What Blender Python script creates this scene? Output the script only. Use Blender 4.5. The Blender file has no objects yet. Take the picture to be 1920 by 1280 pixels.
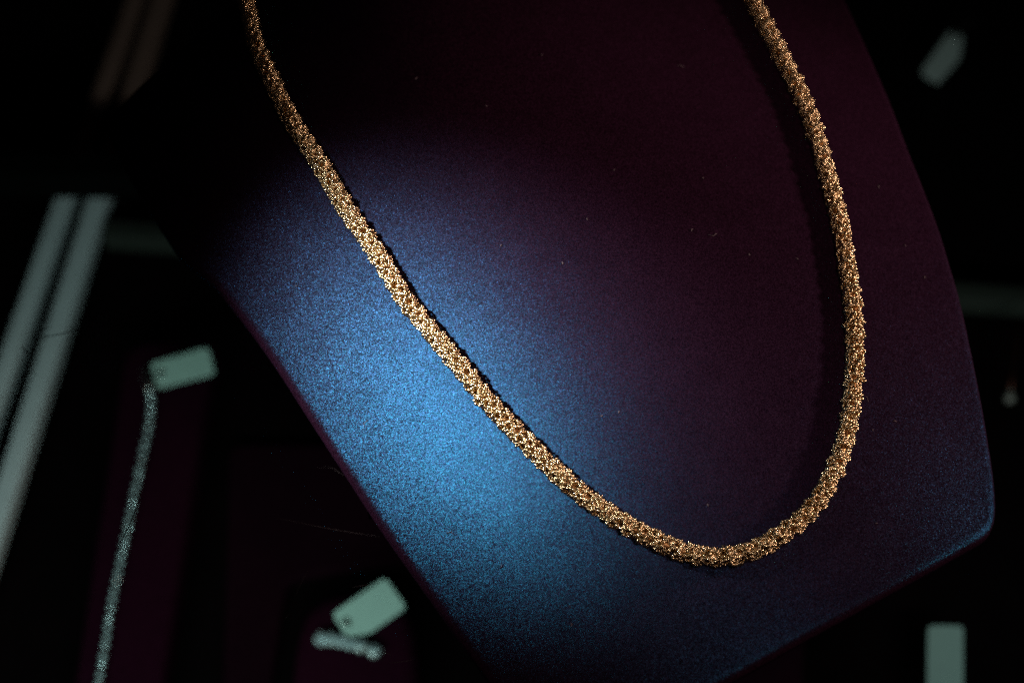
import bpy, bmesh, math, random
import numpy as np
from mathutils import Vector, Matrix
random.seed(7); rng = np.random.default_rng(7)
S = bpy.context.scene
COL = S.collection
R = math.radians

# ------------------------------------------------------------------ camera
PITCH = R(30); LENS = 74.5; FOCUS = 0.598
CAM = Vector((0.0, -0.2817, 0.5712))
cd = bpy.data.cameras.new("camera"); cam = bpy.data.objects.new("camera", cd); COL.objects.link(cam)
cam.location = CAM; cam.rotation_euler = (PITCH, 0, 0)
cd.lens = LENS; cd.sensor_width = 36; cd.clip_start = 0.01; cd.clip_end = 20
cd.dof.use_dof = True; cd.dof.focus_distance = FOCUS; cd.dof.aperture_fstop = 7.0; cd.dof.aperture_blades = 0
S.camera = cam

# ------------------------------------------------------------------ world, lamps, exposure
w = bpy.data.worlds.new("World"); S.world = w; w.use_nodes = True
w.node_tree.nodes["Background"].inputs[0].default_value = (0.5, 0.35, 0.42, 1)
w.node_tree.nodes["Background"].inputs[1].default_value = 0.004
S.view_settings.view_transform = 'Standard'; S.view_settings.look = 'None'
S.view_settings.exposure = 0; S.view_settings.gamma = 1
S.cycles.use_denoising = False; S.cycles.use_adaptive_sampling = False
S.cycles.max_bounces = 8; S.cycles.glossy_bounces = 4; S.cycles.transparent_max_bounces = 12
S.cycles.sample_clamp_indirect = 4.0
S.cycles.caustics_reflective = False


def aim(o, loc, to):
    o.location = loc
    o.rotation_euler = (Vector(to) - Vector(loc)).to_track_quat('-Z', 'Y').to_euler()


def spot(name, loc, to, power, color, size, blend, radius):
    l = bpy.data.lights.new(name, 'SPOT'); o = bpy.data.objects.new(name, l); COL.objects.link(o)
    l.energy = power; l.color = color; l.spot_size = R(size); l.spot_blend = blend; l.shadow_soft_size = radius
    aim(o, loc, to); return o


def area(name, loc, to, power, color, sx, sy, spread=180):
    l = bpy.data.lights.new(name, 'AREA'); o = bpy.data.objects.new(name, l); COL.objects.link(o)
    l.shape = 'RECTANGLE'; l.size = sx; l.size_y = sy; l.energy = power; l.color = color; l.spread = R(spread)
    aim(o, loc, to); return o


KEY_AT = (-0.014, 0.014, 0.048)
spot("key_lamp", (-0.40, 0.11, 0.42), KEY_AT, 37.0, (1.0, 0.95, 0.88), 13.2, 1.0, 0.022)
spot("side_lamp", (0.50, 0.08, 0.15), (0.03, 0.05, 0.05), 6.8, (1.0, 0.66, 0.54), 38, 0.9, 0.025)
spot("fill_lamp", (0.12, -0.28, 0.85), (0.050, 0.025, 0.05), 4.5, (1.0, 0.71, 0.61), 20, 0.8, 0.025)  # added fill from near the camera, lifts the dark plum suede
area("case_light", (-0.16, -0.14, -0.02), (-0.12, 0.10, -0.22), 0.19, (0.74, 1.0, 0.94), 0.3, 0.02, 110)

area("tag_fill_right", (0.24, -0.10, -0.02), (0.19, 0.24, -0.22), 0.10, (0.82, 1.0, 0.95), 0.1, 0.02, 110)  # added fill below the shelf, brightens the tags at the right

# ------------------------------------------------------------------ pixel helper (photograph pixels -> rays; used to measure real positions)
FW = Vector((0, math.sin(PITCH), -math.cos(PITCH))); UP = Vector((0, math.cos(PITCH), math.sin(PITCH)))
PXM = 36 / LENS / 1920


def ray(px, py):
    return FW + Vector((1, 0, 0)) * ((px - 960) * PXM) + UP * ((640 - py) * PXM)


def on_z(px, py, z):
    d = ray(px, py); t = (z - CAM.z) / d.z
    return CAM + d * t


# ------------------------------------------------------------------ helpers
def tag(o, label=None, cat=None, group=None, kind=None):
    if label: o['label'] = label
    if cat: o['category'] = cat
    if group: o['group'] = group
    if kind: o['kind'] = kind
    return o


def thing(name, label, cat, loc=(0, 0, 0), group=None):
    o = bpy.data.objects.new(name, None); o.empty_display_size = 0.01; o.location = loc; COL.objects.link(o)
    return tag(o, label, cat, group)


def link(name, me, mat=None, parent=None, world=False):
    o = bpy.data.objects.new(name, me); COL.objects.link(o)
    if mat and not me.materials: me.materials.append(mat)
    if parent:
        o.parent = parent
        # meshes are written in world space: keep them there under a moved parent
        p = parent
        off = Vector((0, 0, 0))
        while p: off += p.location; p = p.parent
        if world: o.location = -off
    return o


def mesh_bm(name, bm, smooth=True):
    me = bpy.data.meshes.new(name); bm.to_mesh(me); bm.free()
    if smooth:
        for p in me.polygons: p.use_smooth = True
    return me


def mesh_np(name, v, f, smooth=True):
    me = bpy.data.meshes.new(name); me.from_pydata([tuple(a) for a in v], [], f); me.update()
    if smooth:
        for p in me.polygons: p.use_smooth = True
    return me


def smooth_path(pts, n):
    """Catmull-Rom through pts, resampled evenly to n points."""
    P = np.array(pts, float); P = np.vstack([2 * P[0] - P[1], P, 2 * P[-1] - P[-2]])
    out = []
    for i in range(1, len(P) - 2):
        for t in np.linspace(0, 1, 24, endpoint=False):
            a, b, c, d = P[i - 1], P[i], P[i + 1], P[i + 2]
            out.append(0.5 * ((2 * b) + (c - a) * t + (2 * a - 5 * b + 4 * c - d) * t * t + (3 * b - a - 3 * c + d) * t ** 3))
    out.append(P[-2]); out = np.array(out)
    s = np.r_[0, np.cumsum(np.linalg.norm(np.diff(out, axis=0), axis=1))]
    u = np.linspace(0, s[-1], n)
    return np.stack([np.interp(u, s, out[:, k]) for k in range(out.shape[1])], 1), s[-1]


def tube(name, pts, rad, seg=8, closed=False):
    pts = [Vector(p) for p in pts]; n = len(pts); v = []; f = []
    rad = rad if hasattr(rad, '__len__') else [rad] * n
    ref = Vector((0, 0, 1))
    for i in range(n):
        t = (pts[(i + 1) % n] - pts[i - 1]) if closed else (pts[min(i + 1, n - 1)] - pts[max(i - 1, 0)])
        t.normalize()
        a = t.cross(ref if abs(t.dot(ref)) < 0.95 else Vector((1, 0, 0))).normalized(); b = t.cross(a)
        for k in range(seg):
            th = 2 * math.pi * k / seg
            v.append(pts[i] + (a * math.cos(th) + b * math.sin(th)) * rad[i])
    for i in range(n if closed else n - 1):
        j = (i + 1) % n
        for k in range(seg):
            m = (k + 1) % seg
            f.append((i * seg + k, i * seg + m, j * seg + m, j * seg + k))
    if not closed:
        f.append(tuple(range(seg))[::-1]); f.append(tuple((n - 1) * seg + k for k in range(seg)))
    return mesh_np(name, v, f)


def slab(name, poly, z0, z1, bevel, seg=3):
    """Prism over a ground polygon (list of (x, y)) with a rounded top edge."""
    bm = bmesh.new()
    vs = [bm.verts.new((p[0], p[1], z0)) for p in poly]
    fc = bm.faces.new(vs)
    if fc.normal.z < 0 or (fc.normal_update() or fc.normal.z < 0): bmesh.ops.reverse_faces(bm, faces=[fc])
    ext = bmesh.ops.extrude_face_region(bm, geom=[fc])
    top = [e for e in ext['geom'] if isinstance(e, bmesh.types.BMVert)]
    for t in top: t.co.z = z1
    bm.normal_update()
    bmesh.ops.recalc_face_normals(bm, faces=bm.faces)
    if bevel:
        es = [e for e in bm.edges if e.verts[0].co.z > z1 - 1e-6 and e.verts[1].co.z > z1 - 1e-6]
        bmesh.ops.bevel(bm, geom=es, offset=bevel, segments=seg, affect='EDGES', profile=0.5)
    me = mesh_bm(name, bm, False); return me


def round_poly(poly, r, n=5):
    out = []; m = len(poly)
    for i in range(m):
        p = Vector(poly[i]).to_2d(); a = Vector(poly[i - 1]).to_2d(); b = Vector(poly[(i + 1) % m]).to_2d()
        u = (a - p); v = (b - p); k = min(r, u.length * 0.45, v.length * 0.45)
        A = p + u.normalized() * k; B = p + v.normalized() * k
        for j in range(n + 1):
            t = j / n
            q = A * (1 - t) ** 2 + p * 2 * t * (1 - t) + B * t ** 2
            out.append((q.x, q.y))
    return out


# ------------------------------------------------------------------ materials
def new_mat(name):
    m = bpy.data.materials.new(name); m.use_nodes = True
    nt = m.node_tree; b = nt.nodes["Principled BSDF"]; return m, nt, b


def simple(name, color, rough=0.5, metal=0.0, spec=0.5, noise=0.0, scale=200.0):
    m, nt, b = new_mat(name)
    b.inputs['Base Color'].default_value = (*color, 1); b.inputs['Roughness'].default_value = rough
    b.inputs['Metallic'].default_value = metal; b.inputs['Specular IOR Level'].default_value = spec
    if noise:
        tc = nt.nodes.new('ShaderNodeTexCoord'); n = nt.nodes.new('ShaderNodeTexNoise')
        n.inputs['Scale'].default_value = scale; n.inputs['Detail'].default_value = 5
        mx = nt.nodes.new('ShaderNodeMix'); mx.data_type = 'RGBA'
        mx.inputs[6].default_value = (*[c * (1 - noise) for c in color], 1)
        mx.inputs[7].default_value = (*[min(1, c * (1 + noise)) for c in color], 1)
        nt.links.new(tc.outputs['Object'], n.inputs['Vector']); nt.links.new(n.outputs['Fac'], mx.inputs[0])
        nt.links.new(mx.outputs[2], b.inputs['Base Color'])
    return m


NAP = (-0.19, 0.17, 0.0)


def suede(name, dark, blue, gloss, jitter, scale, rough):
    """Napped cloth: a dark plum body and a blue nap that shines; every fibre tuft leans its own way."""
    m = bpy.data.materials.new(name); m.use_nodes = True; nt = m.node_tree; N = nt.nodes; L = nt.links
    N.remove(N["Principled BSDF"]); out = N["Material Output"]
    tc = N.new('ShaderNodeTexCoord')
    vo = N.new('ShaderNodeTexVoronoi'); vo.inputs['Scale'].default_value = scale; L.new(tc.outputs['Object'], vo.inputs['Vector'])
    vo2 = N.new('ShaderNodeTexVoronoi'); vo2.inputs['Scale'].default_value = scale * 0.72; L.new(tc.outputs['Object'], vo2.inputs['Vector'])
    no = N.new('ShaderNodeTexNoise'); no.inputs['Scale'].default_value = 90; no.inputs['Detail'].default_value = 4; L.new(tc.outputs['Object'], no.inputs['Vector'])
    # leaning normals
    add0 = N.new('ShaderNodeVectorMath'); add0.operation = 'ADD'; L.new(vo.outputs['Color'], add0.inputs[0]); L.new(vo2.outputs['Color'], add0.inputs[1])
    sub = N.new('ShaderNodeVectorMath'); sub.operation = 'SUBTRACT'; L.new(add0.outputs[0], sub.inputs[0]); sub.inputs[1].default_value = (1, 1, 1)
    sc = N.new('ShaderNodeVectorMath'); sc.operation = 'SCALE'; L.new(sub.outputs[0], sc.inputs[0]); sc.inputs['Scale'].default_value = jitter
    ge = N.new('ShaderNodeNewGeometry')
    ad = N.new('ShaderNodeVectorMath'); ad.operation = 'ADD'; L.new(ge.outputs['Normal'], ad.inputs[0]); L.new(sc.outputs[0], ad.inputs[1])
    nm = N.new('ShaderNodeVectorMath'); nm.operation = 'NORMALIZE'; L.new(ad.outputs[0], nm.inputs[0])
    # the nap is brushed to one side: the shiny lobe leans that way
    ln = N.new('ShaderNodeVectorMath'); ln.operation = 'ADD'; L.new(nm.outputs[0], ln.inputs[0]); ln.inputs[1].default_value = NAP
    ln2 = N.new('ShaderNodeVectorMath'); ln2.operation = 'NORMALIZE'; L.new(ln.outputs[0], ln2.inputs[0])
    # tuft strength
    sep = N.new('ShaderNodeSeparateColor'); L.new(vo.outputs['Color'], sep.inputs[0])
    pw = N.new('ShaderNodeMath'); pw.operation = 'POWER'; L.new(sep.outputs[0], pw.inputs[0]); pw.inputs[1].default_value = 1.6
    mr = N.new('ShaderNodeMapRange'); L.new(pw.outputs[0], mr.inputs[0]); mr.inputs[3].default_value = 0.28; mr.inputs[4].default_value = 2.2
    nr = N.new('ShaderNodeMapRange'); L.new(no.outputs['Fac'], nr.inputs[0]); nr.inputs[1].default_value = 0.3; nr.inputs[2].default_value = 0.7
    nr.inputs[3].default_value = 0.92; nr.inputs[4].default_value = 1.07
    mu = N.new('ShaderNodeMath'); mu.operation = 'MULTIPLY'; L.new(mr.outputs[0], mu.inputs[0]); L.new(nr.outputs[0], mu.inputs[1])
    # fibres differ in hue: some violet, some turquoise
    sp2 = N.new('ShaderNodeSeparateColor'); L.new(vo2.outputs['Color'], sp2.inputs[0])
    hue = N.new('ShaderNodeMix'); hue.data_type = 'RGBA'; L.new(sp2.outputs[1], hue.inputs[0])
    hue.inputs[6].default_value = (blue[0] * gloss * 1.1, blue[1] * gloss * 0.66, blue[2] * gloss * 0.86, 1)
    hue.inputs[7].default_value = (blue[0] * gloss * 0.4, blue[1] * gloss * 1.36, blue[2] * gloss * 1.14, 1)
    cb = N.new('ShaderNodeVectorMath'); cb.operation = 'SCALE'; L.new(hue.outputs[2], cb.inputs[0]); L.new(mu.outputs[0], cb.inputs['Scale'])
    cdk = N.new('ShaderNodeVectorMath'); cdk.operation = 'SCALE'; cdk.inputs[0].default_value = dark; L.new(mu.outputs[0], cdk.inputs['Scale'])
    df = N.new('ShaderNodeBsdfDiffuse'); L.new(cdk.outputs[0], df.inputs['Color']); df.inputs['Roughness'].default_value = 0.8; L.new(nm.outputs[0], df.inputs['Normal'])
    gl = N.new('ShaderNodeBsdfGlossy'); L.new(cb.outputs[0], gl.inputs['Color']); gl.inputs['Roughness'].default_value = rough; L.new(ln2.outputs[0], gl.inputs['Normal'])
    ash = N.new('ShaderNodeAddShader'); L.new(df.outputs[0], ash.inputs[0]); L.new(gl.outputs[0], ash.inputs[1])
    L.new(ash.outputs[0], out.inputs['Surface'])
    return m


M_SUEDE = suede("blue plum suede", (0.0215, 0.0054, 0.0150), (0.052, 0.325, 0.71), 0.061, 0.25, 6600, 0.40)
M_GOLD = simple("yellow gold", (0.86, 0.69, 0.42), 0.25, 1.0)
M_CORE = simple("gold core wire", (0.70, 0.42, 0.19), 0.45, 1.0)
M_PAD = simple("plum velvet", (0.0150, 0.0016, 0.0070), 0.9, 0, 0.02, 0.35, 400)
M_TRAY = simple("dark plum cloth", (0.0085, 0.0014, 0.0040), 0.9, 0, 0.02, 0.35, 400)
M_FLOOR = simple("black case lining", (0.0022, 0.0010, 0.0013), 0.8, 0, 0.02, 0.4, 60)
M_BLACK = simple("black matt metal", (0.002, 0.002, 0.002), 0.8, 0, 0.02)
M_ALU = simple("anodised aluminium", (0.50, 0.53, 0.56), 0.5, 0.0, 0.4, 0.12, 90)
M_RAIL = simple("dull steel", (0.022, 0.024, 0.020), 0.6, 0.0, 0.2, 0.15, 90)
M_TAG = simple("pale card", (0.44, 0.62, 0.56), 0.7, 0, 0.3, 0.08, 300)
M_TAGG = simple("grey card", (0.45, 0.47, 0.46), 0.7, 0, 0.3, 0.08, 300)
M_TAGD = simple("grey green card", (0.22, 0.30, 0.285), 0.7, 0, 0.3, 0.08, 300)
M_ALU_SHADE = simple("shaded aluminium", (0.17, 0.085, 0.07), 0.6, 0.0, 0.2, 0.15, 90)  # track aluminium browned and darkened: painted shade beyond the divider
M_RING = simple("polished white metal", (0.55, 0.60, 0.60), 0.3, 0.3)
M_SILVER = simple("white metal", (0.62, 0.60, 0.58), 0.22, 1.0)
M_STRIP = simple("dull silver mesh", (0.13, 0.125, 0.12), 0.5, 0.3)
M_LINK = simple("tarnished silver", (0.22, 0.21, 0.20), 0.4, 1.0)
M_THREAD = simple("dark thread", (0.02, 0.012, 0.012), 0.8)
M_HAIR = simple("dark hair", (0.006, 0.005, 0.005), 0.6)
M_LINT = simple("pale lint", (0.16, 0.13, 0.15), 0.9)
M_SCR = simple("scratched glass", (0.09, 0.075, 0.08), 0.6)
m, nt, b = new_mat("crystal"); M_STONE = m
b.inputs['Base Color'].default_value = (0.50, 0.62, 0.66, 1); b.inputs['Roughness'].default_value = 0.2
b.inputs['Metallic'].default_value = 0.4; b.inputs['Specular IOR Level'].default_value = 1.0
m = bpy.data.materials.new("shelf glass"); m.use_nodes = True; M_GLASS = m; nt = m.node_tree
nt.nodes.remove(nt.nodes["Principled BSDF"])
tr = nt.nodes.new('ShaderNodeBsdfTransparent'); tr.inputs[0].default_value = (0.95, 0.985, 0.97, 1)
gl = nt.nodes.new('ShaderNodeBsdfGlossy'); gl.inputs['Roughness'].default_value = 0.02
fr = nt.nodes.new('ShaderNodeFresnel'); fr.inputs[0].default_value = 1.10
mx = nt.nodes.new('ShaderNodeMixShader')
nt.links.new(fr.outputs[0], mx.inputs[0]); nt.links.new(tr.outputs[0], mx.inputs[1]); nt.links.new(gl.outputs[0], mx.inputs[2])
nt.links.new(mx.outputs[0], nt.nodes["Material Output"].inputs['Surface'])

# ------------------------------------------------------------------ the setting
ZF = -0.22
bm = bmesh.new(); bmesh.ops.create_grid(bm, x_segments=1, y_segments=1, size=1.2)
for v in bm.verts: v.co += Vector((0, 0.3, ZF))
fl = link("case_floor", mesh_bm("case_floor", bm, False), M_FLOOR); tag(fl, kind="structure")
gp = slab("glass_shelf", [(-0.42, -0.30), (0.42, -0.30), (0.42, 0.45), (-0.42, 0.45)], -0.006, 0.0, 0.001, 1)
shelf = link("glass_shelf", gp, M_GLASS); tag(shelf, kind="structure")

# ------------------------------------------------------------------ display bust
AR = Vector((0.87, 0.49)); AU = Vector((-0.49, 0.87)); BC = Vector((0.021, 0.022))   # bust's own right / up on the ground
Z0 = 0.034; TILT = math.tan(R(8)); KX = 3.2; LX = 0.085; KU = 1.2


def base_h(x, y):
    """Height of the chest (without its rolled edge) above the shelf."""
    xi = (x - BC.x) * AR.x + (y - BC.y) * AR.y
    et = (x - BC.x) * AU.x + (y - BC.y) * AU.y
    a = np.abs(xi)
    hump = np.where(a < 0.066, KX * (LX * LX - a * a), KX * (LX * LX - 0.066 ** 2) - 2 * KX * 0.066 * (a - 0.066))
    return Z0 + TILT * y + hump - KU * et ** 2


def on_bust(px, py, lift=0.0):
    d = ray(px, py); z = 0.04
    for _ in range(60):
        p = CAM + d * ((z - CAM.z) / d.z)
        z = 0.5 * z + 0.5 * (float(base_h(p.x, p.y)) + lift)
    return CAM + d * ((z - CAM.z) / d.z)


OUT = [(201, 240), (212, 270), (238, 322), (268, 375), (302, 428), (345, 488), (398, 530), (432, 570), (480, 632), (522, 692), (585, 790),
       (650, 890), (705, 975), (760, 1054), (840, 1167), (920, 1280), (985, 1372), (1010, 1408), (1040, 1432), (1075, 1437), (1115, 1420),
       (1200, 1371), (1360, 1281), (1440, 1237), (1600, 1148), (1740, 1071), (1826, 1022), (1851, 1005), (1863, 982), (1866, 950),
       (1862, 895), (1852, 830), (1840, 760), (1822, 670), (1800, 570), (1780, 500), (1760, 435), (1730, 355), (1700, 280), (1670, 200),
       (1640, 130), (1600, 40), (1560, -40), (1490, -140), (1400, -230), (1290, -310), (1200, -335), (1090, -315), (930, -245), (700, -130),
       (500, -30), (400, 45), (290, 138), (235, 192), (208, 222)]
EDGE_W, EDGE_D, WALL = 0.0019, 0.0016, 0.003
EL = 0.0  # outline is where the roll ends: it sits EDGE_D lower
outl = []
for p in OUT:
    q = on_bust(*p, lift=-EDGE_D); outl.append((q.x, q.y))
NB = 360
closed, _ = smooth_path(outl + [outl[0]], 900)
cen = np.array([on_bust(1010, 560).x, on_bust(1010, 560).y])
ang = np.unwrap(np.arctan2(closed[:, 1] - cen[1], closed[:, 0] - cen[0]))
rad = np.hypot(closed[:, 0] - cen[0], closed[:, 1] - cen[1])
o_ = np.argsort(ang); ang, rad = ang[o_], rad[o_]
th = ang[0] + np.linspace(0, 2 * np.pi, NB, endpoint=False)
rr = np.interp(th, ang, rad)
bd = np.stack([cen[0] + rr * np.cos(th), cen[1] + rr * np.sin(th)], 1)
seg_a = bd; seg_b = np.roll(bd, -1, 0)


def dist_out(P):
    ab = seg_b - seg_a; ap = P[:, None, :] - seg_a[None]
    t = np.clip((ap * ab[None]).sum(2) / (ab * ab).sum(1)[None], 0, 1)
    return np.linalg.norm(ap - t[..., None] * ab[None], axis=2).min(1)


rings = [0.02] + list(np.linspace(0.08, 0.84, 26)) + [0.87, 0.895, 0.915, 0.93, 0.945, 0.957, 0.967, 0.976, 0.984, 0.990, 0.995, 0.9985, 1.0]
V = [[cen[0], cen[1], float(base_h(*cen))]]; F = []
for s in rings:
    P = cen + (bd - cen) * s
    d = dist_out(P) if s < 1 else np.zeros(NB)
    e = np.clip(1 - d / EDGE_W, 0, 1)
    z = base_h(P[:, 0], P[:, 1]) - EDGE_D * (1 - np.sqrt(np.maximum(0, 1 - e ** 2)))
    V += np.c_[P, z].tolist()
zb = base_h(bd[:, 0], bd[:, 1]) - EDGE_D
for ins, dz in ((0.0, WALL), (0.0015, WALL + 0.0012)):
    c = cen + (bd - cen) * (1 - ins / rr[:, None])
    V += np.c_[c, zb - dz].tolist()
NR = len(rings) + 2
for k in range(NB): F.append((0, 1 + k, 1 + (k + 1) % NB))
for r_ in range(NR - 1):
    for k in range(NB):
        a = 1 + r_ * NB + k; b_ = 1 + r_ * NB + (k + 1) % NB
        F.append((a, a + NB, b_ + NB, b_))
bust = thing("necklace_bust", "dark blue and plum suede necklace bust lying tilted under the gold chain", "display bust", (cen[0], cen[1], 0.0))
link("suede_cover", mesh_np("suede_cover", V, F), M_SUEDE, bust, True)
# closing board under the shell and the block it rests on
c = cen + (bd - cen) * (1 - 0.0030 / rr[:, None])
Vb = np.c_[c, zb - WALL - 0.0004].tolist() + np.c_[c, zb - WALL - 0.0030].tolist() + [[cen[0], cen[1], float(zb.mean())], [cen[0], cen[1], float(zb.mean()) - 0.003]]
Fb = []
for k in range(NB):
    n_ = (k + 1) % NB
    Fb += [(k, n_, 2 * NB), (k, NB + k, NB + n_, n_), (NB + n_, NB + k, 2 * NB + 1)]
link("backing_board", mesh_np("backing_board", Vb, Fb, False), M_BLACK, bust, True)
zc = float(zb.mean()) - 0.004
link("support_block", slab("support_block", [(cen[0] - 0.05, cen[1] - 0.04), (cen[0] + 0.05, cen[1] - 0.04), (cen[0] + 0.05, cen[1] + 0.04), (cen[0] - 0.05, cen[1] + 0.04)], 0.0005, zc, 0.002, 1), M_BLACK, bust, True)

# ------------------------------------------------------------------ the gold necklace
PATH = [(400, -250), (424, -160), (445, -70), (463, 0), (479, 76), (505, 140), (549, 230), (595, 300), (637, 372), (668, 420), (710, 480), (760, 560), (806, 618), (850, 672),
        (906, 742), (952, 793), (1000, 843), (1047, 889), (1093, 928), (1160, 974), (1227, 1011), (1293, 1036), (1343, 1043), (1397, 1036),
        (1466, 1001), (1530, 943), (1576, 853), (1594, 780), (1602, 700), (1602, 620), (1598, 560), (1588, 500), (1577, 427), (1544, 300),
        (1516, 213), (1483, 140), (1447, 70), (1410, 0), (1365, -75), (1305, -155), (1230, -230)]
pxp, _ = smooth_path(PATH, 420)
ROPE_R = 0.0031
world = []
for i, (px, py) in enumerate(pxp):
    t = i / 419
    lift = ROPE_R * 0.74 + 0.0010 * max(0.0, min(1.0, (t - 0.56) / 0.10))
    q = on_bust(px, py, lift); world.append((q.x, q.y, q.z, px, py))
line, LEN = smooth_path([w_[:3] for w_ in world], 1400)
tan = np.gradient(line, axis=0); tan /= np.linalg.norm(tan, axis=1)[:, None]


def frame_at(s):
    i = min(max(s / LEN * 1399, 0), 1398.999); k = int(i); t = i - k
    p = Vector(line[k] * (1 - t) + line[k + 1] * t); T = Vector(tan[k]).normalized()
    n = Vector((0, 0, 1)); n = (n - T * n.dot(T)).normalized(); return p, T, n, T.cross(n)


def ico(bm, c, r, sub):
    bmesh.ops.create_icosphere(bm, subdivisions=sub, radius=r, matrix=Matrix.Translation(c) @ Matrix.Rotation(random.random() * 3, 4, Vector((random.random() - .5, random.random() - .5, random.random())).normalized()))


def ring_mesh(idx, nb, RR, sub):
    bm = bmesh.new()
    ph = random.random()
    for k in range(nb):
        a = 2 * math.pi * (k + ph + random.uniform(-0.12, 0.12)) / nb
        rr_ = RR * random.uniform(0.93, 1.07)
        ico(bm, Vector((math.cos(a) * rr_, math.sin(a) * rr_, random.uniform(-0.12, 0.12) * 0.001)), 0.00049 * random.uniform(0.86, 1.14), sub)
    # the wire the beads sit on
    ns, nw = 20, 5; vs = []
    for i in range(ns):
        a = 2 * math.pi * i / ns
        for j in range(nw):
            b2 = 2 * math.pi * j / nw
            r2 = RR + 0.00018 * math.cos(b2)
            vs.append(bm.verts.new((r2 * math.cos(a), r2 * math.sin(a), 0.00018 * math.sin(b2))))
    for i in range(ns):
        for j in range(nw):
            bm.faces.new((vs[i * nw + j], vs[((i + 1) % ns) * nw + j], vs[((i + 1) % ns) * nw + (j + 1) % nw], vs[i * nw + (j + 1) % nw]))
    return mesh_bm("beaded_ring", bm)


variants = [ring_mesh(i, random.choice((6, 7, 7, 8)), random.uniform(0.00106, 0.00128), 2) for i in range(8)]
low = [ring_mesh(i, 7, 0.00118, 1) for i in range(3)]
for me in variants + low: me.materials.append(M_GOLD)
neck = thing("gold_necklace", "thick gold rope necklace of tiny beaded loops draped over the dark bust", "necklace", tuple(line[700]))
cand = []


def place(s, phi, rad_off, tl, sd, k):
    p, T, n, b2 = frame_at(s)
    rad_ = n * math.cos(phi) + b2 * math.sin(phi); cir = T.cross(rad_)
    nr_ = (rad_ + T * tl + cir * sd).normalized()
    cpos = p + rad_ * rad_off
    Mx = Matrix.Translation(cpos) @ nr_.to_track_quat('Z', 'Y').to_matrix().to_4x4() @ Matrix.Rotation(random.random() * 6.28, 4, 'Z') @ Matrix.Scale(k, 4)
    view = (CAM - cpos).normalized()
    rel = cpos - CAM; dep = rel.dot(FW); px = 960 + rel.x / dep / PXM; py = 640 - rel.dot(UP) / dep / PXM
    inside = -30 < px < 1950 and -30 < py < 1310
    cand.append((rad_.dot(view) + 0.3 * (rad_off > 0.0019) + (0 if inside else -5), Mx))


def taper_at(s):
    return 0.90 + 0.15 * math.sin(math.pi * min(1, max(0, (s / LEN - 0.05) / 0.9))) ** 0.6


# close inner tube of flat loops
rows = int(LEN / 0.00225)
for r_ in range(rows):
    s_ = (r_ + 0.5) * LEN / rows; k = taper_at(s_)
    for j in range(5):
        place(s_ + random.uniform(-.0003, .0003), 2 * math.pi * (j + 0.5 * (r_ % 2) + random.uniform(-.12, .12)) / 5,
              0.00172 * k * random.uniform(0.93, 1.07), random.uniform(-0.1, 0.4), random.uniform(-0.3, 0.3), k * random.uniform(0.93, 1.08))
# outer spiral of raised loops that makes the scalloped outline
PITCH_R = 0.00495; turns = int(LEN / PITCH_R)
for i in range(turns * 5):
    s_ = (i + 0.5) * PITCH_R / 5; k = taper_at(s_)
    if s_ > LEN: break
    place(s_ + random.uniform(-.0003, .0003), 2 * math.pi * i / 5 + random.uniform(-.15, .15), 0.00212 * k * random.uniform(0.95, 1.05),
          random.uniform(0.1, 0.5), random.uniform(-0.2, 0.25), k * random.uniform(0.95, 1.10))
cand.sort(key=lambda c_: -c_[0])
base = neck.location
for i, (sc_, Mx) in enumerate(cand[:300]):
    o = link("beaded_ring", variants[i % len(variants)], None, neck)
    o.matrix_local = Matrix.Translation(-base) @ Mx
# the remaining loops of the rope, joined
va, fa, off = [], [], 0
cache = {}
for key, me in enumerate(variants + low):
    a = np.zeros(len(me.vertices) * 3); me.vertices.foreach_get('co', a)
    cache[key] = (a.reshape(-1, 3), [tuple(p.vertices) for p in me.polygons])
for i, (sc_, Mx) in enumerate(cand[300:]):
    key = (i % len(variants)) if sc_ > 0.25 else len(variants) + i % len(low)
    v0, f0 = cache[key]; A = np.array(Mx)
    va.append(v0 @ A[:3, :3].T + A[:3, 3] - np.array(base)); fa += [tuple(x + off for x in f) for f in f0]; off += len(v0)
o = link("small_rings", mesh_np("small_rings", np.vstack(va), fa), M_GOLD, neck); tag(o, kind="stuff")
link("core_wire", tube("core_wire", line[::4], 0.0010, 8), M_CORE, neck, True)

# ------------------------------------------------------------------ lower level of the case
def bar(name, p0, p1, width, h0, h1, mat, parent=None, bevel=0.001):
    p0, p1 = Vector(p0).to_2d(), Vector(p1).to_2d(); d = (p1 - p0).normalized(); n = Vector((-d.y, d.x)) * width / 2
    return link(name, slab(name, [p0 - n, p1 - n, p1 + n, p0 + n], h0, h1, bevel, 2), mat, parent, bool(parent))


# sliding-door track on the left
zt = ZF + 0.016
Lt, Lb = on_z(268, -60, zt), on_z(-180, 1225, zt)
Rt, Rb = on_z(316, -60, zt), on_z(-88, 1225, zt)
tr_ = thing("door_track", "pale grey metal sliding track with two ridges running down the left", "metal track", (Lb.x, Lb.y, ZF))
for A, B, wd in ((Lt, Lb, 0.0082), (Rt, Rb, 0.0092)):
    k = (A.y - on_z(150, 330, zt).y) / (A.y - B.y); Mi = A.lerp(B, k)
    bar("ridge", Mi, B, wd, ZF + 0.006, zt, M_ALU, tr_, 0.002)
    bar("far_ridge", A, Mi + (A - Mi).normalized() * 0.002, wd, ZF + 0.006, zt - 0.001, M_ALU_SHADE, tr_, 0.002)
bar("track_base", (Lt + Rt) / 2, (Lb + Rb) / 2, 0.028, ZF + 0.0005, ZF + 0.006, M_BLACK, tr_)
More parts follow.
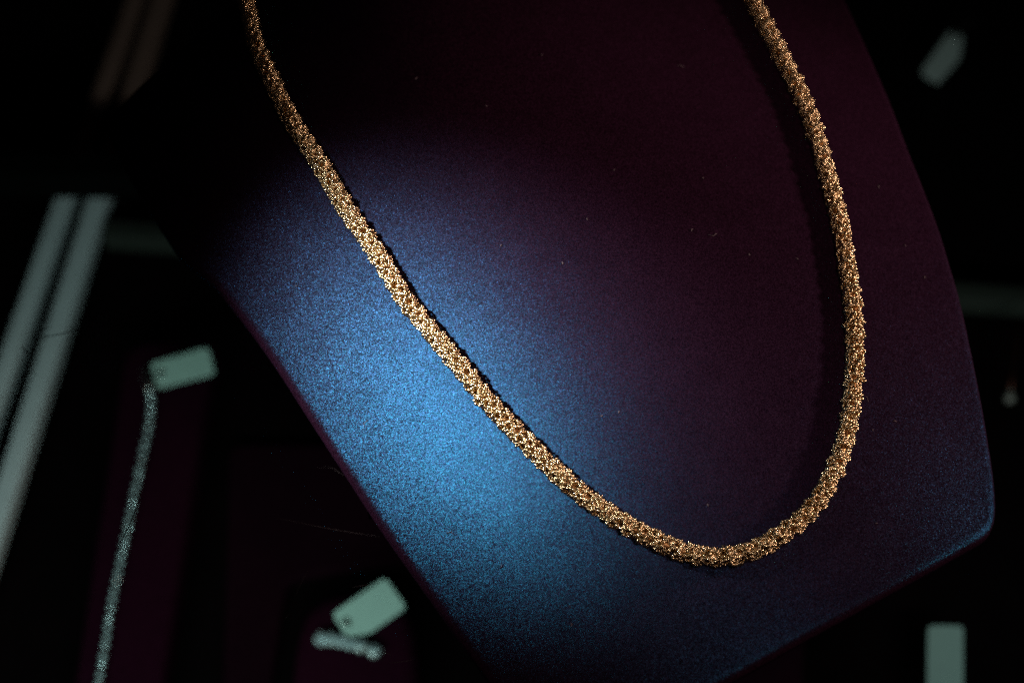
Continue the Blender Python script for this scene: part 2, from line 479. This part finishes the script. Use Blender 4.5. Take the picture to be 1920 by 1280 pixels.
# black divider over the track, pale cross rail behind the bust
zb_ = ZF + 0.034
o = bar("case_divider", on_z(-300, 300, zb_), on_z(700, 316, zb_), 0.012, ZF + 0.0165, zb_, M_BLACK)
tag(o, "black bar crossing above the metal track at the left", "bar")
zr = ZF + 0.012
o = bar("cross_rail", on_z(196, 426, zr), on_z(2100, 566, zr), 0.0085, ZF + 0.0005, zr, M_RAIL)
tag(o, "dull horizontal metal rail passing behind the bust", "metal rail")


def pad(name, px, h, r, label, cat, bevel=0.004, group=None, mat=None):
    poly = round_poly([on_z(a, b_, ZF + h).to_2d() for a, b_ in px], r)
    o = link(name, slab(name, poly, ZF + 0.0006, ZF + h, bevel, 3), mat or M_PAD)
    return tag(o, label, cat, group)


pad("bracelet_pad", [(235, 640), (408, 622), (300, 1330), (130, 1330)], 0.016, 0.010, "long plum velvet pad under the silver bracelet at the left", "display pad")
pad("ring_stand", [(575, 1105), (765, 1105), (800, 1330), (530, 1330)], 0.022, 0.026, "small arched plum velvet stand holding the crystal ring", "display stand", 0.006)
pad("velvet_tray", [(430, 830), (1000, 830), (1000, 1000), (540, 1085), (500, 1340), (415, 1340)], 0.006, 0.006, "dark plum velvet tray board between bracelet pad and bust", "display tray", 0.002, None, M_TRAY)
pad("velvet_block", [(1180, 1150), (1512, 1150), (1506, 1340), (1180, 1340)], 0.03, 0.006, "plum velvet block peeking out below the lower edge of the bust", "display pad", 0.004, None, M_TRAY)


def price_tag(px, z, label, string_to, thick=0.0006, mat=None):
    pts = [on_z(a, b_, z) for a, b_ in px]
    c_ = sum(pts, Vector()) / len(pts)
    t = thing("price_tag", label, "price tag", (c_.x, c_.y, z - thick), "blank price tags tied to the jewellery")
    poly = round_poly([p.to_2d() for p in pts], 0.0022)
    link("card", slab("card", poly, z - thick, z, 0), mat or M_TAG, t, True)
    p0 = (pts[0] + pts[1]) / 2; p1 = on_z(*string_to, z - 0.004)
    e = p0.lerp(c_, 0.22); e.z += 0.0006
    # eyelet and thread
    ring = [(e.x + 0.0011 * math.cos(a), e.y + 0.0011 * math.sin(a), e.z) for a in np.linspace(0, 2 * math.pi, 14, endpoint=False)]
    link("eyelet", tube("eyelet", ring, 0.0004, 6, True), M_SILVER, t, True)
    midp = (e + p1) / 2 + Vector((0.001, 0.0015, 0.002))
    link("thread", tube("thread", smooth_path([tuple(e), tuple(midp), tuple(p1)], 14)[0], 0.0004, 6), M_THREAD, t, True)
    return t


price_tag([(282, 681), (296, 728), (403, 700), (390, 651)], ZF + 0.028, "blank pale green price tag tied to the bracelet end at the left", (280, 722))
price_tag([(622, 1150), (650, 1192), (694, 1186), (762, 1138), (722, 1082)], ZF + 0.036, "blank pale green price tag lying above the crystal ring", (655, 1200))
price_tag([(1806, 66), (1782, 58), (1726, 136), (1758, 158), (1800, 110)], ZF + 0.012, "dim grey blurred price tag at the upper right beside the bust", (1830, 40), mat=M_TAGG)
price_tag([(1738, 1320), (1806, 1320), (1806, 1172), (1740, 1172)], ZF + 0.02, "blank grey green price tag standing upright below the bust corner", (1772, 1345), mat=M_TAGD)

# faceted stone and setting shared by the crystal jewellery
def stone_mesh(r):
    bm = bmesh.new(); n = 8
    top = [bm.verts.new((0.55 * r * math.cos(2 * math.pi * (k + .5) / n), 0.55 * r * math.sin(2 * math.pi * (k + .5) / n), 0.45 * r)) for k in range(n)]
    gir = [bm.verts.new((r * math.cos(2 * math.pi * k / n), r * math.sin(2 * math.pi * k / n), 0)) for k in range(n)]
    cul = bm.verts.new((0, 0, -0.8 * r)); bm.faces.new(top)
    for k in range(n):
        j = (k + 1) % n
        bm.faces.new((gir[k], gir[j], top[k])); bm.faces.new((gir[j], top[j], top[k])); bm.faces.new((gir[j], gir[k], cul))
    bmesh.ops.recalc_face_normals(bm, faces=bm.faces)
    me = mesh_bm("stone", bm, False); me.materials.append(M_STONE); return me


def cup_mesh(r, mat=None):
    bm = bmesh.new(); bmesh.ops.create_cone(bm, cap_ends=True, segments=12, radius1=r * 0.75, radius2=r * 1.1, depth=r * 1.1)
    for k in range(4):
        a = math.pi / 4 + k * math.pi / 2
        bmesh.ops.create_icosphere(bm, subdivisions=1, radius=r * 0.2, matrix=Matrix.Translation((r * math.cos(a), r * math.sin(a), r * 0.6)))
    me = mesh_bm("link", bm, True); me.materials.append(mat or M_LINK); return me


# bracelet
BR = [(277, 716), (284, 755), (279, 800), (266, 862), (249, 945), (236, 1008), (224, 1065), (213, 1115), (205, 1160), (198, 1205), (190, 1255), (181, 1310)]
zbr = ZF + 0.0185
bp, bl = smooth_path([tuple(on_z(a, b_, zbr)) for a, b_ in BR], 200)
brc = thing("bracelet", "slim silver bracelet of small sparkling stones laid along the plum pad", "bracelet", tuple(bp[0]))
r_st = 0.0015; nl = int(bl / 0.0038); cm, sm = cup_mesh(r_st), stone_mesh(r_st)
for i in range(nl):
    p = Vector(bp[int((i + 0.5) / nl * 199)])
    o = link("link", cm, None, brc); o.location = p - brc.location
    o.rotation_euler = (random.uniform(-.25, .25), random.uniform(-.25, .25), random.random())
    st = link("stone", sm, None, o); st.location = (0, 0, r_st * 0.55)
link("chain_strip", tube("chain_strip", [tuple(p - np.array([0, 0, 0.0008])) for p in bp[::6]], 0.0008, 8), M_STRIP, brc, True)
cl = [tuple(bp[0] + (bp[8] - bp[0]) * t) for t in (-1.2, -0.6, 0.2, 1.0)]
link("clasp", tube("clasp", cl, [0.0011, 0.0022, 0.0022, 0.0012], 8), M_SILVER, brc, True)

# ring with a row of crystals
zrg = ZF + 0.026
ra, rb = on_z(592, 1192, zrg), on_z(712, 1222, zrg)
rg = thing("crystal_ring", "silver ring with a row of clear crystals set in plum velvet stand", "ring", tuple((ra + rb) / 2))
arc = []
for t in np.linspace(0, 1, 21):
    q = ra.lerp(rb, t); q.z = zrg - 0.006 + 0.006 * math.sin(math.pi * (0.06 + 0.88 * t)) ** 0.7; arc.append(tuple(q))
link("band", tube("band", arc, 0.0013, 8), M_LINK, rg, True)
cm2, sm2 = cup_mesh(0.0026, M_RING), stone_mesh(0.0027)
for i in range(6):
    q = Vector(arc[2 + int(i * 3.2)])
    o = link("setting", cm2, None, rg); o.location = q - rg.location + Vector((0, 0, 0.001))
    o.rotation_euler = (random.uniform(-.3, .1), (i - 2.5) * 0.10 + random.uniform(-.2, .2), random.random())
    st = link("stone", sm2, None, o); st.location = (0, 0, 0.0016)

# pendant hanging faintly at the right
zp = ZF + 0.02
pe = thing("drop_pendant", "faint pendant with a round bead on a thin chain at right", "pendant", tuple(on_z(1893, 745, zp)))
link("chain", tube("chain", [tuple(on_z(a, b_, zp)) for a, b_ in ((1912, 600), (1906, 650), (1899, 700), (1894, 732))], 0.0009, 6), simple("dark copper", (0.10, 0.035, 0.025), 0.5, 1.0), pe, True)
bm = bmesh.new(); bmesh.ops.create_icosphere(bm, subdivisions=2, radius=0.0024, matrix=Matrix.Translation(on_z(1893, 746, zp)))
bmesh.ops.create_cone(bm, cap_ends=True, segments=10, radius1=0.0014, radius2=0.0008, depth=0.003, matrix=Matrix.Translation(on_z(1894, 735, zp)))
link("bead", mesh_bm("bead", bm), simple("dull pearl", (0.16, 0.14, 0.13), 0.4), pe, True)

# ------------------------------------------------------------------ scratches, hairs and lint on the glass
def strand(name, px, r, mat, z=0.0004, parent=None):
    p, _ = smooth_path([tuple(on_z(a, b_, z)) for a, b_ in px], 24)
    n = len(p); rads = [r * (0.35 + 0.65 * math.sin(math.pi * (i + .5) / n)) for i in range(n)]
    return link(name, tube(name, p, rads, 5), mat, parent, bool(parent))


SC = 0.00008
for px in ([(518, 970), (560, 979), (610, 989), (655, 997), (712, 1005)], [(596, 877), (610, 875), (628, 880), (645, 893)],
           [(356, 886), (368, 905), (376, 940)], [(578, 1068), (566, 1090), (553, 1118)], [(543, 1148), (532, 1163)],
           [(700, 1098), (690, 1096), (660, 1100)], [(730, 1242), (752, 1240), (775, 1236)], [(716, 1222), (726, 1224), (736, 1228)]):
    strand("scratch", px, SC, M_SCR, 0.0002, shelf)
tag(strand("hair_strand", [(62, 640), (85, 632), (118, 625), (150, 615)], 0.00016, M_HAIR), "thin dark hair on the glass across the metal track", "hair")
tag(strand("hair_strand", [(40, 648), (46, 656), (56, 663)], 0.00020, M_HAIR), "short curled dark hair on the glass at the far left", "hair")
tag(strand("hair_strand", [(268, 905), (258, 940), (246, 975), (228, 1015), (216, 1045)], 0.00013, M_HAIR), "long fine dark hair on the glass above the bracelet", "hair")

# a little lint on the suede
vl, fl_ = [], []
for i in range(48):
    x0, y0 = random.uniform(330, 1800), random.uniform(20, 1230)
    p = on_bust(x0, y0, 0.0002); rel = cen - np.array([p.x, p.y])
    ang_p = (math.atan2(-rel[1], -rel[0]) - th[0]) % (2 * math.pi) + th[0]
    if math.hypot(rel[0], rel[1]) > float(np.interp(ang_p, th, rr)) - 0.006: continue
    a = random.uniform(0, 6.28); ln = random.choice((0.0003, 0.0004, 0.0005, 0.0014)); rr2 = 0.00007 if ln > 0.001 else 0.00012
    pts = []
    for t in (-1, 0, 1):
        xx = p.x + math.cos(a + 0.5 * t) * ln * t; yy = p.y + math.sin(a + 0.5 * t) * ln * t
        pts.append(Vector((xx, yy, float(base_h(xx, yy)) + 0.0002)))
    m_ = tube("tmp", pts, rr2, 4); o_n = len(vl)
    vl += [tuple(v.co) for v in m_.vertices]; fl_ += [tuple(i_ + o_n for i_ in q.vertices) for q in m_.polygons]
    bpy.data.meshes.remove(m_)
tag(link("lint", mesh_np("lint", vl, fl_), M_LINT), "tiny pale specks of lint scattered over the suede bust", "lint", None, "stuff")
